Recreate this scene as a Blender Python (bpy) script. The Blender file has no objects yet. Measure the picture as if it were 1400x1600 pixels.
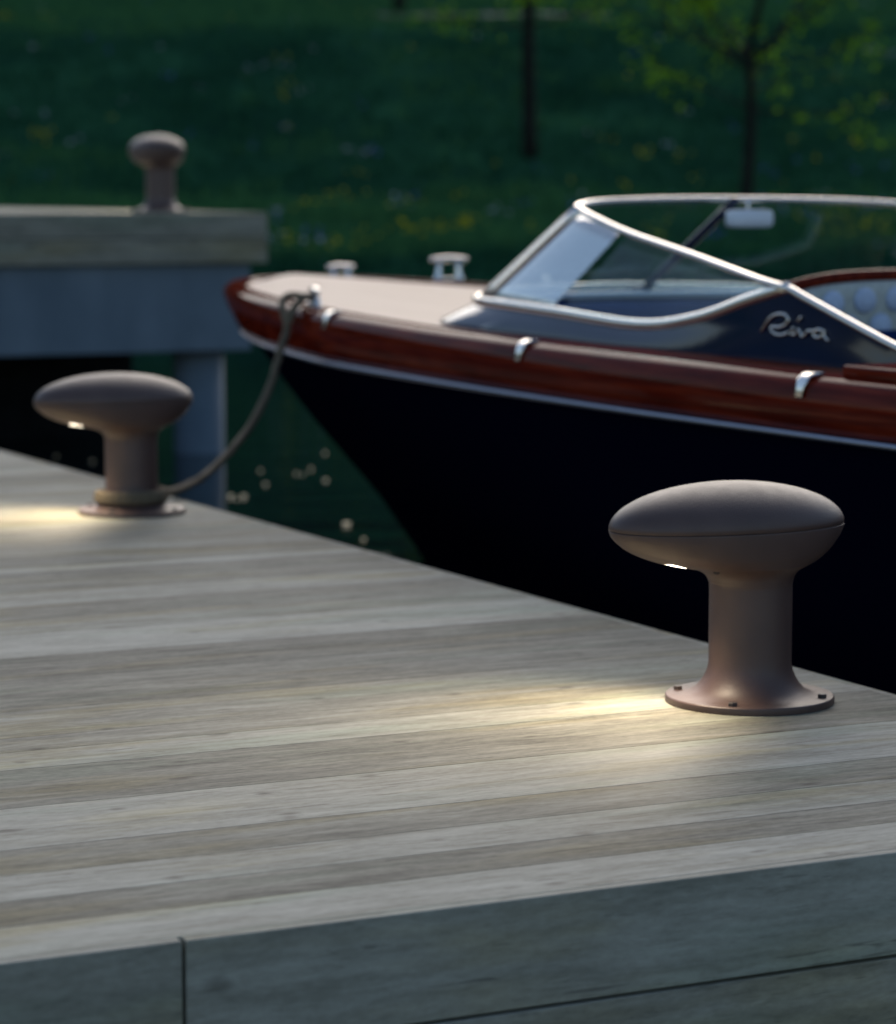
import bpy, bmesh, math, random
from mathutils import Vector, Matrix, noise as mnoise

R = math.radians
random.seed(7)
scene = bpy.context.scene
COL = scene.collection

# ------------------------------------------------------------------ camera
cam_d = bpy.data.cameras.new("camera")
cam = bpy.data.objects.new("camera", cam_d)
COL.objects.link(cam)
F_PX, HORIZ = 4424.6, 295.3
PITCH = math.atan((800 - HORIZ) / F_PX)
cam.location = (0, 0, 1.04)
cam.rotation_euler = (R(90) - PITCH, 0, 0)
cam_d.sensor_fit = 'HORIZONTAL'
cam_d.sensor_width = 36
cam_d.lens = F_PX / 1400 * 36
cam_d.clip_start = 0.05
cam_d.clip_end = 600
cam_d.dof.use_dof = True
cam_d.dof.focus_distance = 5.1
cam_d.dof.aperture_fstop = 4.0
scene.camera = cam

# ------------------------------------------------------------------ sky, sun, exposure
SUN_EL, SUN_AZ = 24, 8
world = bpy.data.worlds.new("World")
scene.world = world
world.use_nodes = True
wn = world.node_tree
sky = wn.nodes.new("ShaderNodeTexSky")
sky.sky_type = 'NISHITA'
sky.sun_disc = False
sky.sun_elevation = R(SUN_EL)
sky.sun_rotation = R(SUN_AZ)
sky.air_density = 1.0
sky.dust_density = 1.0
sky.ozone_density = 2.0
bg = wn.nodes["Background"]
bg.inputs[1].default_value = 0.14
wn.links.new(sky.outputs[0], bg.inputs[0])
sun_d = bpy.data.lights.new("sun", 'SUN')
sun_d.energy = 2.0
sun_d.angle = R(60)
sun_d.color = (1.0, 0.9, 0.78)
sun = bpy.data.objects.new("sun", sun_d)
COL.objects.link(sun)
sv = Vector((math.sin(R(SUN_AZ)) * math.cos(R(SUN_EL)), math.cos(R(SUN_AZ)) * math.cos(R(SUN_EL)), math.sin(R(SUN_EL))))
sun.rotation_euler = sv.to_track_quat('Z', 'Y').to_euler()
scene.view_settings.view_transform = 'Standard'
scene.view_settings.look = 'None'
scene.view_settings.exposure = 0.0
scene.view_settings.gamma = 1
scene.cycles.max_bounces = 8
scene.cycles.transparent_max_bounces = 12
scene.cycles.sample_clamp_indirect = 6
scene.cycles.use_denoising = True

# ------------------------------------------------------------------ frames
TH = 0.457797
CT, ST = math.cos(TH), math.sin(TH)
EDGE = 3.38875            # the dock's water edge along d1


def W(u, v, z=0.0):
    """u: across the dock edge (0 = edge, + over the water), v: along it, away from the camera."""
    a = EDGE + u
    return Vector((a * CT - v * ST, a * ST + v * CT, z))


# ------------------------------------------------------------------ helpers
def mesh_obj(name, verts, faces, mat, parent=None, smooth=True, attrs=None, mats=None, fm=None):
    me = bpy.data.meshes.new(name)
    me.from_pydata([tuple(v) for v in verts], [], faces)
    bm = bmesh.new()
    bm.from_mesh(me)
    bmesh.ops.recalc_face_normals(bm, faces=bm.faces)
    bm.to_mesh(me)
    bm.free()
    for m in (mats or [mat]):
        me.materials.append(m)
    if fm:
        me.polygons.foreach_set("material_index", fm)
    if smooth:
        me.polygons.foreach_set("use_smooth", [True] * len(me.polygons))
    if attrs:
        for k, vals in attrs.items():
            a = me.attributes.new(k, 'FLOAT', 'FACE')
            a.data.foreach_set("value", vals)
    me.update()
    o = bpy.data.objects.new(name, me)
    COL.objects.link(o)
    if parent:
        o.parent = parent
    return o


def empty(name, loc, rz=0.0):
    o = bpy.data.objects.new(name, None)
    o.empty_display_size = 0.2
    COL.objects.link(o)
    o.location = loc
    o.rotation_euler = (0, 0, rz)
    return o


def tag(o, label=None, cat=None, group=None, kind=None):
    if label: o["label"] = label
    if cat: o["category"] = cat
    if group: o["group"] = group
    if kind: o["kind"] = kind
    return o


def bevel(o, w, seg=2, ang=30):
    m = o.modifiers.new("bevel", 'BEVEL')
    m.width = w
    m.segments = seg
    m.limit_method = 'ANGLE'
    m.angle_limit = R(ang)
    m.harden_normals = False
    return o


def box_vf(x0, x1, y0, y1, z0, z1, vs=None, fs=None):
    vs = [] if vs is None else vs
    fs = [] if fs is None else fs
    b = len(vs)
    vs += [(x0, y0, z0), (x1, y0, z0), (x1, y1, z0), (x0, y1, z0), (x0, y0, z1), (x1, y0, z1), (x1, y1, z1), (x0, y1, z1)]
    fs += [[b + i for i in f] for f in ((0, 3, 2, 1), (4, 5, 6, 7), (0, 1, 5, 4), (1, 2, 6, 5), (2, 3, 7, 6), (3, 0, 4, 7))]
    return vs, fs


def loft(rings, closed=True, cap0=True, cap1=True, vs=None, fs=None):
    vs = [] if vs is None else vs
    fs = [] if fs is None else fs
    n = len(rings[0])
    b = len(vs)
    for r in rings:
        vs += [tuple(p) for p in r]
    m = n if closed else n - 1
    for i in range(len(rings) - 1):
        for j in range(m):
            k = (j + 1) % n
            fs.append([b + i * n + j, b + i * n + k, b + (i + 1) * n + k, b + (i + 1) * n + j])
    if closed and cap0: fs.append([b + j for j in range(n)])
    if closed and cap1: fs.append([b + (len(rings) - 1) * n + j for j in range(n)])
    return vs, fs


def catmull(pts, sub):
    P = [Vector(p) for p in pts]
    out = []
    n = len(P)
    for i in range(n - 1):
        p0 = P[i - 1] if i else P[0] * 2 - P[1]
        p1, p2 = P[i], P[i + 1]
        p3 = P[i + 2] if i + 2 < n else P[-1] * 2 - P[-2]
        for k in range(sub):
            t = k / sub
            out.append(0.5 * ((2 * p1) + (p2 - p0) * t + (2 * p0 - 5 * p1 + 4 * p2 - p3) * t * t + (3 * p1 - p0 - 3 * p2 + p3) * t ** 3))
    out.append(P[-1].copy())
    return out


def tube(path, rad, seg=10, vs=None, fs=None, radii=None, lobes=0, twist=0.0, lobe_amp=0.0, flat=None):
    """rings along a path with a parallel-transported frame"""
    rings = []
    n = len(path)
    up = None
    ang = 0.0
    for i in range(n):
        t = (path[min(i + 1, n - 1)] - path[max(i - 1, 0)])
        if t.length < 1e-9: t = Vector((0, 0, 1))
        t.normalize()
        if up is None:
            up = Vector((0, 0, 1)) if abs(t.z) < 0.9 else Vector((1, 0, 0))
        up = (up - t * up.dot(t))
        if up.length < 1e-6: up = t.orthogonal()
        up.normalize()
        sd = t.cross(up)
        if i: ang += twist * (path[i] - path[i - 1]).length
        r = radii[i] if radii else rad
        ring = []
        for j in range(seg):
            a = 2 * math.pi * j / seg
            rr = r
            if lobes: rr = r * (1 - lobe_amp + lobe_amp * abs(math.cos(lobes * (a + ang) / 2)) * 1.4)
            cu, cs = math.cos(a) * rr, math.sin(a) * rr
            if flat: cu *= flat
            ring.append(path[i] + up * cu + sd * cs)
        rings.append(ring)
    return loft(rings, True, True, True, vs, fs)


# ------------------------------------------------------------------ materials
def new_mat(name):
    m = bpy.data.materials.new(name)
    m.use_nodes = True
    return m, m.node_tree, m.node_tree.nodes["Principled BSDF"]


def N(nt, t, **kw):
    n = nt.nodes.new(t)
    for k, v in kw.items():
        setattr(n, k, v)
    return n


def mapping(nt, scale, coord='Object', loc=(0, 0, 0)):
    tc = N(nt, "ShaderNodeTexCoord")
    mp = N(nt, "ShaderNodeMapping")
    mp.inputs['Scale'].default_value = scale
    mp.inputs['Location'].default_value = loc
    nt.links.new(tc.outputs[coord], mp.inputs[0])
    return mp.outputs[0]


def noise(nt, vec, scale=1.0, detail=4.0, rough=0.55):
    n = N(nt, "ShaderNodeTexNoise")
    n.inputs['Scale'].default_value = scale
    n.inputs['Detail'].default_value = detail
    n.inputs['Roughness'].default_value = rough
    if vec is not None: nt.links.new(vec, n.inputs['Vector'])
    return n.outputs['Fac']


def ramp(nt, fac, stops, interp='LINEAR'):
    r = N(nt, "ShaderNodeValToRGB")
    r.color_ramp.interpolation = interp
    els = r.color_ramp.elements
    while len(els) < len(stops): els.new(0.5)
    for e, (p, c) in zip(els, stops):
        e.position = p
        e.color = (*c, 1) if len(c) == 3 else c
    nt.links.new(fac, r.inputs[0])
    return r.outputs[0]


def mathn(nt, op, a, b=None, c=None):
    m = N(nt, "ShaderNodeMath", operation=op)
    for i, x in enumerate((a, b, c)):
        if x is None: continue
        if isinstance(x, (int, float)): m.inputs[i].default_value = x
        else: nt.links.new(x, m.inputs[i])
    return m.outputs[0]


def mixc(nt, fac, a, b, mode='MIX'):
    m = N(nt, "ShaderNodeMix", data_type='RGBA', blend_type=mode)
    for s, x in (('Factor', fac), ('A', a), ('B', b)):
        sk = [i for i in m.inputs if i.name == s and (i.type == 'RGBA' if s != 'Factor' else i.type == 'VALUE')][0]
        if isinstance(x, (int, float)): sk.default_value = x
        elif isinstance(x, tuple): sk.default_value = (*x, 1)
        else: nt.links.new(x, sk)
    return [o for o in m.outputs if o.type == 'RGBA'][0]


def bump(nt, bsdf, h, strength, dist=0.002):
    b = N(nt, "ShaderNodeBump")
    b.inputs['Strength'].default_value = strength
    b.inputs['Distance'].default_value = dist
    nt.links.new(h, b.inputs['Height'])
    nt.links.new(b.outputs[0], bsdf.inputs['Normal'])


def wood_deck(name="weathered_deck_wood", kc=1.0):
    m, nt, b = new_mat(name)
    tone = N(nt, "ShaderNodeAttribute", attribute_name="tone").outputs['Fac']
    seed = N(nt, "ShaderNodeAttribute", attribute_name="seed").outputs['Fac']
    tc = N(nt, "ShaderNodeTexCoord")
    sx = N(nt, "ShaderNodeSeparateXYZ")
    nt.links.new(tc.outputs['Object'], sx.inputs[0])
    across = mathn(nt, 'ADD', sx.outputs[1], sx.outputs[2])
    xs = mathn(nt, 'ADD', sx.outputs[0], mathn(nt, 'MULTIPLY', seed, 17.0))

    def vec(fx, fy, fz=3.0):
        c = N(nt, "ShaderNodeCombineXYZ")
        nt.links.new(mathn(nt, 'MULTIPLY', xs, fx), c.inputs[0])
        nt.links.new(mathn(nt, 'MULTIPLY', across, fy), c.inputs[1])
        nt.links.new(mathn(nt, 'MULTIPLY', seed, fz), c.inputs[2])
        return c.outputs[0]
    # wavering of the grain
    warp = noise(nt, vec(3.5, 8.0), 1, 3)
    wv = N(nt, "ShaderNodeCombineXYZ")
    nt.links.new(mathn(nt, 'MULTIPLY', xs, 5.0), wv.inputs[0])
    nt.links.new(mathn(nt, 'ADD', mathn(nt, 'MULTIPLY', across, 58), mathn(nt, 'MULTIPLY', warp, 5.0)), wv.inputs[1])
    nt.links.new(mathn(nt, 'MULTIPLY', seed, 9.0), wv.inputs[2])
    g1 = noise(nt, wv.outputs[0], 1, 6, 0.6)
    g2 = noise(nt, vec(2.2, 13.0), 1, 5, 0.55)
    g3 = noise(nt, vec(45, 110), 1, 3, 0.65)
    g4 = noise(nt, vec(6.5, 22.0, 5.0), 1, 5, 0.62)
    # knots
    vo = N(nt, "ShaderNodeTexVoronoi", feature='F1', voronoi_dimensions='2D')
    vo.inputs['Scale'].default_value = 1
    vo.inputs['Randomness'].default_value = 1
    kw = vec(4.2, 7.0, 1.0)
    nt.links.new(kw, vo.inputs['Vector'])
    kd = mathn(nt, 'ADD', vo.outputs['Distance'], mathn(nt, 'MULTIPLY', g4, 0.30))
    ks = N(nt, "ShaderNodeSeparateColor")
    nt.links.new(vo.outputs['Color'], ks.inputs[0])
    kmask = mathn(nt, 'MULTIPLY', mathn(nt, 'LESS_THAN', ks.outputs[0], 0.36),
                  mathn(nt, 'SUBTRACT', 1.0, N_smooth(nt, kd, 0.15, 0.27)))
    # fine checks (short cracks)
    ck = noise(nt, vec(6, 75, 7.0), 1, 2, 0.5)
    cmask = mathn(nt, 'MULTIPLY', N_smooth(nt, ck, 0.63, 0.67), N_smooth(nt, g4, 0.48, 0.58))
    t = mathn(nt, 'ADD', mathn(nt, 'MULTIPLY', tone, 0.76),
              mathn(nt, 'ADD', mathn(nt, 'MULTIPLY', mathn(nt, 'SUBTRACT', g1, 0.5), 0.95 * kc),
                    mathn(nt, 'ADD', mathn(nt, 'MULTIPLY', mathn(nt, 'SUBTRACT', g2, 0.5), 0.8 * kc),
                          mathn(nt, 'ADD', mathn(nt, 'MULTIPLY', mathn(nt, 'SUBTRACT', g3, 0.5), 0.6 * kc),
                                mathn(nt, 'MULTIPLY', mathn(nt, 'SUBTRACT', g4, 0.5), 0.6 * kc)))))
    g5 = noise(nt, vec(7, 62, 3.0), 1, 5, 0.7)
    t = mathn(nt, 'SUBTRACT', t, mathn(nt, 'MULTIPLY', N_smooth(nt, g5, 0.55, 0.72), 0.30 * kc))
    t = mathn(nt, 'ADD', t, 0.10)
    col = ramp(nt, t, [(0.0, (0.055, 0.051, 0.042)), (0.3, (0.165, 0.156, 0.127)), (0.6, (0.30, 0.285, 0.232)), (0.85, (0.425, 0.408, 0.343)), (1, (0.50, 0.487, 0.415))])
    tint = noise(nt, vec(1.3, 7.0, 13.0), 1, 3)
    col = mixc(nt, N_smooth(nt, tint, 0.48, 0.72), col, mixc(nt, 1.0, col, (1.0, 0.93, 0.74), 'MULTIPLY'))
    tint2 = noise(nt, vec(0.9, 6.0, 23.0), 1, 3)
    col = mixc(nt, N_smooth(nt, tint2, 0.5, 0.7), col, mixc(nt, 1.0, col, (0.90, 0.97, 0.93), 'MULTIPLY'))
    col = mixc(nt, mathn(nt, 'MULTIPLY', kmask, 0.72 * kc), col, (0.075, 0.062, 0.048))
    col = mixc(nt, mathn(nt, 'MULTIPLY', cmask, 0.45), col, (0.07, 0.06, 0.05))
    nt.links.new(col, b.inputs['Base Color'])
    b.inputs['Roughness'].default_value = 0.68
    b.inputs['Specular IOR Level'].default_value = 0.07
    bump(nt, b, mathn(nt, 'ADD', g3, mathn(nt, 'MULTIPLY', g1, 0.8)), 0.35, 0.0012)
    return m


def N_smooth(nt, x, lo, hi):
    m = N(nt, "ShaderNodeMapRange", interpolation_type='SMOOTHSTEP')
    m.inputs['From Min'].default_value = lo
    m.inputs['From Max'].default_value = hi
    nt.links.new(x, m.inputs['Value'])
    return m.outputs[0]


def paint(name, col, rough=0.45, bump_scale=0, bump_s=0.1, spec=0.5, var=0.06, coat=0.0, metallic=0.0):
    m, nt, b = new_mat(name)
    v = mapping(nt, (1, 1, 1))
    n = noise(nt, v, 9, 4)
    c2 = tuple(c * (1 - var * 2) for c in col)
    c3 = tuple(min(1, c * (1 + var * 2)) for c in col)
    nt.links.new(ramp(nt, n, [(0.3, c2), (0.7, c3)]), b.inputs['Base Color'])
    rn = mathn(nt, 'MULTIPLY_ADD', noise(nt, v, 30, 3), rough * 0.3, rough * 0.85)
    nt.links.new(rn, b.inputs['Roughness'])
    b.inputs['Specular IOR Level'].default_value = spec
    b.inputs['Metallic'].default_value = metallic
    b.inputs['Coat Weight'].default_value = coat
    b.inputs['Coat Roughness'].default_value = 0.08
    if bump_scale:
        bump(nt, b, noise(nt, v, bump_scale, 2, 0.5), bump_s, 0.001)
    return m


def mahogany():
    m, nt, b = new_mat("varnished_mahogany")
    v = mapping(nt, (26, 1.3, 26))
    n = noise(nt, v, 1.6, 6, 0.62)
    n2 = noise(nt, mapping(nt, (3, 0.4, 3)), 2, 3)
    c = ramp(nt, n, [(0.3, (0.035, 0.004, 0.002)), (0.5, (0.13, 0.013, 0.0055)), (0.7, (0.25, 0.034, 0.012))])
    c = mixc(nt, mathn(nt, 'MULTIPLY', n2, 0.5), c, (0.10, 0.009, 0.004))
    nt.links.new(c, b.inputs['Base Color'])
    b.inputs['Roughness'].default_value = 0.5
    b.inputs['Specular IOR Level'].default_value = 0.0
    b.inputs['Coat IOR'].default_value = 1.35
    b.inputs['Coat Weight'].default_value = 0.3
    b.inputs['Coat Roughness'].default_value = 0.05
    return m


def deck_tan():
    m, nt, b = new_mat("varnished_pale_foredeck")
    v = mapping(nt, (30, 0.9, 30))
    n = noise(nt, v, 1.5, 5, 0.6)
    c = ramp(nt, n, [(0.25, (0.52, 0.335, 0.245)), (0.75, (0.66, 0.455, 0.35))])
    nt.links.new(c, b.inputs['Base Color'])
    b.inputs['Roughness'].default_value = 0.5
    b.inputs['Specular IOR Level'].default_value = 0.1
    b.inputs['Coat Weight'].default_value = 0.35
    b.inputs['Coat Roughness'].default_value = 0.22
    return m


def glass_mat(name="windscreen_glass", f0=0.025):
    m, nt, b = new_mat(name)
    out = nt.nodes["Material Output"]
    tr = N(nt, "ShaderNodeBsdfTransparent")
    tr.inputs[0].default_value = (0.90, 0.955, 0.965, 1)
    gl = N(nt, "ShaderNodeBsdfGlossy")
    gl.inputs['Roughness'].default_value = 0.04
    ge = N(nt, "ShaderNodeNewGeometry")
    dt = N(nt, "ShaderNodeVectorMath", operation='DOT_PRODUCT')
    nt.links.new(ge.outputs['Normal'], dt.inputs[0])
    nt.links.new(ge.outputs['Incoming'], dt.inputs[1])
    sch = mathn(nt, 'MULTIPLY_ADD', mathn(nt, 'POWER', mathn(nt, 'SUBTRACT', 1.0, mathn(nt, 'ABSOLUTE', dt.outputs['Value'])), 5.0), 0.28 if f0 < 0.1 else 0.4, f0)
    mx = N(nt, "ShaderNodeMixShader")
    nt.links.new(sch, mx.inputs[0])
    nt.links.new(tr.outputs[0], mx.inputs[1])
    nt.links.new(gl.outputs[0], mx.inputs[2])
    nt.links.new(mx.outputs[0], out.inputs[0])
    nt.nodes.remove(b)
    return m


def water_mat():
    m, nt, b = new_mat("lake_water")
    b.inputs['Base Color'].default_value = (0.003, 0.009, 0.010, 1)
    b.inputs['Roughness'].default_value = 0.02
    b.inputs['IOR'].default_value = 1.33
    n1 = noise(nt, mapping(nt, (1.2, 2.2, 1)), 1.3, 3, 0.5)
    n2 = noise(nt, mapping(nt, (5, 9, 1)), 1.0, 3, 0.55)
    h = mathn(nt, 'ADD', n1, mathn(nt, 'MULTIPLY', n2, 0.22))
    bump(nt, b, h, 0.10, 0.10)
    return m


def grass_ground():
    m, nt, b = new_mat("meadow_ground")
    v = mapping(nt, (1, 1, 1))
    n = noise(nt, v, 0.35, 5, 0.6)
    n2 = noise(nt, v, 5, 5, 0.65)
    f = mathn(nt, 'ADD', mathn(nt, 'MULTIPLY', n, 0.6), mathn(nt, 'MULTIPLY', n2, 0.4))
    c = ramp(nt, f, [(0.3, (0.003, 0.018, 0.012)), (0.5, (0.012, 0.052, 0.030)), (0.7, (0.032, 0.12, 0.06))])
    tc = N(nt, "ShaderNodeTexCoord")
    sx = N(nt, "ShaderNodeSeparateXYZ")
    nt.links.new(tc.outputs['Object'], sx.inputs[0])
    far = N_smooth(nt, mathn(nt, 'ADD', sx.outputs[1], mathn(nt, 'MULTIPLY', n, 8.0)), 79.0, 86.0)
    c = mixc(nt, far, c, mixc(nt, n2, (0.004, 0.009, 0.008), (0.012, 0.022, 0.015)))      # unseen crest darkened in colour so the water reflects dark
    nt.links.new(c, b.inputs['Base Color'])
    b.inputs['Roughness'].default_value = 0.9
    b.inputs['Specular IOR Level'].default_value = 0.0
    return m


def leaf_mat(name, c1, c2, trans=0.35):
    m, nt, b = new_mat(name)
    out = nt.nodes["Material Output"]
    oi = N(nt, "ShaderNodeNewGeometry")
    c = ramp(nt, oi.outputs['Random Per Island'], [(0, c1), (1, c2)])
    nt.links.new(c, b.inputs['Base Color'])
    b.inputs['Roughness'].default_value = 0.7
    b.inputs['Specular IOR Level'].default_value = 0.0
    tl = N(nt, "ShaderNodeBsdfTranslucent")
    nt.links.new(c, tl.inputs[0])
    mx = N(nt, "ShaderNodeMixShader")
    mx.inputs[0].default_value = trans
    nt.links.new(b.outputs[0], mx.inputs[1])
    nt.links.new(tl.outputs[0], mx.inputs[2])
    nt.links.new(mx.outputs[0], out.inputs[0])
    return m


def concrete_mat():
    m, nt, b = new_mat("pier_concrete")
    v = mapping(nt, (1, 1, 1))
    n = noise(nt, v, 1.6, 5, 0.6)
    n2 = noise(nt, mapping(nt, (4, 4, 0.8)), 1.5, 4)
    f = mathn(nt, 'ADD', mathn(nt, 'MULTIPLY', n, 0.6), mathn(nt, 'MULTIPLY', n2, 0.4))
    c = ramp(nt, f, [(0.3, (0.09, 0.125, 0.16)), (0.7, (0.17, 0.215, 0.26))])
    nt.links.new(c, b.inputs['Base Color'])
    b.inputs['Roughness'].default_value = 0.85
    bump(nt, b, noise(nt, v, 60, 3), 0.3, 0.004)
    return m


def rope_mat():
    m, nt, b = new_mat("hemp_rope")
    n = noise(nt, mapping(nt, (90, 90, 90)), 1, 4)
    nt.links.new(ramp(nt, n, [(0.3, (0.085, 0.066, 0.042)), (0.7, (0.19, 0.15, 0.095))]), b.inputs['Base Color'])
    b.inputs['Roughness'].default_value = 0.9
    bump(nt, b, noise(nt, mapping(nt, (400, 400, 400)), 1, 2), 0.4, 0.002)
    return m


def emit_mat(name, col, s):
    m, nt, b = new_mat(name)
    b.inputs['Base Color'].default_value = (0.8, 0.8, 0.78, 1)
    b.inputs['Emission Color'].default_value = (*col, 1)
    b.inputs['Emission Strength'].default_value = s
    return m


def tuft_mat():
    """tufted fabric: pale cord lattice round light blue buttons"""
    m, nt, b = new_mat("tufted_upholstery")
    n = noise(nt, mapping(nt, (60, 60, 60)), 1, 3)
    nt.links.new(ramp(nt, n, [(0.3, (0.42, 0.44, 0.40)), (0.7, (0.55, 0.56, 0.50))]), b.inputs['Base Color'])
    b.inputs['Roughness'].default_value = 0.8
    return m


M_DECK = wood_deck(kc=0.8)
M_FASCIA = wood_deck('weathered_fascia_wood', 0.6)
M_BOL = paint("brown_powder_coat", (0.100, 0.061, 0.051), 0.47, 330, 0.5, 0.5, 0.06)
M_DARKSCREW = paint("dark_bolt_steel", (0.05, 0.036, 0.032), 0.5, 0, 0, 0.5)
M_LED = emit_mat("lit_lamp_lens", (1.0, 0.86, 0.66), 9.0)
M_MAHO = mahogany()
M_TAN = deck_tan()
M_HULL = paint("black_hull_gloss", (0.0018, 0.0022, 0.0085), 0.1, 0, 0, 0.0, 0.0)
M_NAVY = paint("navy_lacquer", (0.006, 0.014, 0.045), 0.10, 0, 0, 0.5, 0.05, 0.0)
M_NAVYCLOTH = paint("navy_leather", (0.010, 0.024, 0.085), 0.7, 90, 0.1, 0.0, 0.08)
M_CHROME = paint("polished_chrome", (0.84, 0.79, 0.73), 0.16, 0, 0, 0.5, 0.01, 0, 1.0)
M_ALU = paint("satin_aluminium", (0.27, 0.29, 0.36), 0.33, 0, 0, 0.5, 0.02, 0, 1.0)
M_WHITE = paint("white_lacquer", (0.72, 0.76, 0.82), 0.3, 0, 0, 0.5, 0.02)
M_GLASS = glass_mat()
M_GLASSQ = glass_mat('coated_quarter_glass', 0.55)
M_ROPE = rope_mat()
M_CONC = concrete_mat()
M_TUFT = tuft_mat()
M_BUTTON = paint("pale_blue_buttons", (0.50, 0.58, 0.72), 0.6, 0, 0, 0.4, 0.05)
M_WATER = water_mat()
M_GROUND = grass_ground()
M_GRASS = leaf_mat("grass_blades", (0.010, 0.050, 0.028), (0.028, 0.112, 0.058), 0.2)
M_LITGRASS = leaf_mat("lit_mottled_blades", (0.018, 0.075, 0.034), (0.05, 0.155, 0.062), 0.3)  # paler blades: extra light on flatter ground put into the colour, also random mottling
M_LEAF = leaf_mat("spring_leaves", (0.08, 0.20, 0.012), (0.15, 0.30, 0.02), 0.5)
M_BARK = paint("dark_bark", (0.012, 0.012, 0.010), 0.9, 40, 0.6, 0.2, 0.2)
M_YEL = leaf_mat("yellow_petals", (0.36, 0.33, 0.01), (0.5, 0.46, 0.02), 0.3)
M_WHT = leaf_mat("white_petals", (0.3, 0.32, 0.42), (0.45, 0.46, 0.52), 0.3)
M_BLU = leaf_mat("blue_petals", (0.06, 0.07, 0.30), (0.12, 0.14, 0.45), 0.3)
M_GLINT = leaf_mat("pale_glint", (0.80, 0.72, 0.52), (0.86, 0.80, 0.62), 0.75)  # pale colour imitating sun glints on the water
M_PATH = paint("gravel_path", (0.22, 0.21, 0.19), 0.9, 25, 0.4, 0.2, 0.15)

# ------------------------------------------------------------------ terrain
WATER_Z = -0.5
PROF = [(-60, -3.0), (10, -2.2), (26, -1.6), (29.2, -0.75), (30.2, -0.42), (31.2, 0.22), (33, 0.33), (36, 0.53), (40, 0.75), (41.8, 0.90),
        (44.5, 1.40), (48, 2.18), (51, 2.98), (54, 3.75), (56.5, 4.15), (60, 4.55), (64, 4.95), (70, 5.55), (75, 6.1), (82, 8.2), (95, 13.5), (115, 21.0), (140, 27.0), (220, 32)]


def prof(y):
    for (a, za), (b, zb) in zip(PROF, PROF[1:]):
        if y <= b:
            t = max(0, (y - a) / (b - a))
            return za + (zb - za) * t
    return PROF[-1][1]


def ground_z(x, y):
    yy = y + 0.5 * math.sin(x * 0.21 + 0.6)
    z = (prof(yy - 0.7) + prof(yy) + prof(yy + 0.7)) / 3
    if y > 29:
        k = min(1, (y - 29) / 6)
        z += k * (0.10 * mnoise.noise(Vector((x * 0.35, y * 0.35, 1.7))) + 0.045 * mnoise.noise(Vector((x * 1.3, y * 1.3, 5.0))))
    return z


xs = [-120, -80, -50, -32, -22] + [-16 + i * 0.5 for i in range(65)] + [22, 32, 50, 80, 120]
ys = [-60, -20, 10, 20, 26, 28] + [29 + i * 0.4 for i in range(118)] + [80, 88, 100, 120, 150, 220]
vs = [(x, y, ground_z(x, y)) for y in ys for x in xs]
fs = [[j * len(xs) + i, j * len(xs) + i + 1, (j + 1) * len(xs) + i + 1, (j + 1) * len(xs) + i] for j in range(len(ys) - 1) for i in range(len(xs) - 1)]
tag(mesh_obj("hillside", vs, fs, M_GROUND), kind="structure")

vs, fs = [(-120, -60, WATER_Z), (120, -60, WATER_Z), (120, 31.5, WATER_Z), (-120, 31.5, WATER_Z)], [[0, 1, 2, 3]]
tag(mesh_obj("water", vs, fs, M_WATER, smooth=False), kind="structure")

# gravel path on the crest
pv = []
pxs = [-1.6 + i * 0.25 for i in range(22)]
for x in pxs:
    yc = 61.5 + 0.02 * (x - 2) ** 2
    for k, dy in enumerate((-0.55, -0.2, 0.2, 0.55)):
        dy *= (1 + .35 * mnoise.noise(Vector((x * 1.3, k, 4)))) * min(1, .25 + 1.1 * min(x + 1.6, 3.65 - x))
        pv.append((x, yc + dy, ground_z(x, yc + dy) + 0.035))
pf = [[i * 4 + k, (i + 1) * 4 + k, (i + 1) * 4 + k + 1, i * 4 + k + 1] for i in range(len(pxs) - 1) for k in range(3)]
tag(mesh_obj("path", pv, pf, M_PATH), kind="structure")

# grass
rg = random.Random(3)
gv, gf, gm = [], [], []
for i in range(30000):
    y = 30.6 + (rg.random() ** 1.25) * 46
    x = (rg.random() * 2 - 1) * (2 + y * 0.185)
    if 60.9 < y - 0.02 * (x - 2) ** 2 < 62.1 and -1.4 < x < 3.4: continue
    z = ground_z(x, y)
    big = 0.6 + 0.9 * max(0, mnoise.noise(Vector((x * 0.5, y * 0.5, 9))) + 0.3)
    for k in range(3):
        a = rg.random() * 6.283
        h = (0.09 + 0.13 * rg.random()) * big
        w = 0.012 + 0.016 * rg.random()
        dx, dy = math.cos(a) * w, math.sin(a) * w
        ox, oy = rg.uniform(-.07, .07), rg.uniform(-.07, .07)
        lx, ly = rg.uniform(-.6, .6) * h, rg.uniform(-.6, .6) * h
        b = len(gv)
        gv += [(x + ox - dx, y + oy - dy, z - 0.01), (x + ox + dx, y + oy + dy, z - 0.01), (x + ox + lx, y + oy + ly, z + h)]
        gf.append([b, b + 1, b + 2])
        ed = y + 1.2 * mnoise.noise(Vector((x * .4, y * .3, 2.2)))
        gm.append(1 if (32.2 < ed < 41.6 or ed > 56.5 or mnoise.noise(Vector((x * .55, y * .45, 7.7))) + .5 * mnoise.noise(Vector((x * 1.7, y * 1.4, 3.1))) > .22) else 0)  # flatter strips painted as if lit more, plus random pale patches
me = bpy.data.meshes.new("meadow_grass")
me.from_pydata(gv, [], gf)
me.materials.append(M_GRASS)
me.materials.append(M_LITGRASS)
me.polygons.foreach_set('material_index', gm)
go = bpy.data.objects.new("meadow_grass", me)
COL.objects.link(go)
tag(go, "dark green meadow grass covering the slope across the water", "grass", kind="stuff")

# wild flowers, uncountable specks of the meadow
fv, ff, fmi = [], [], []


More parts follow.
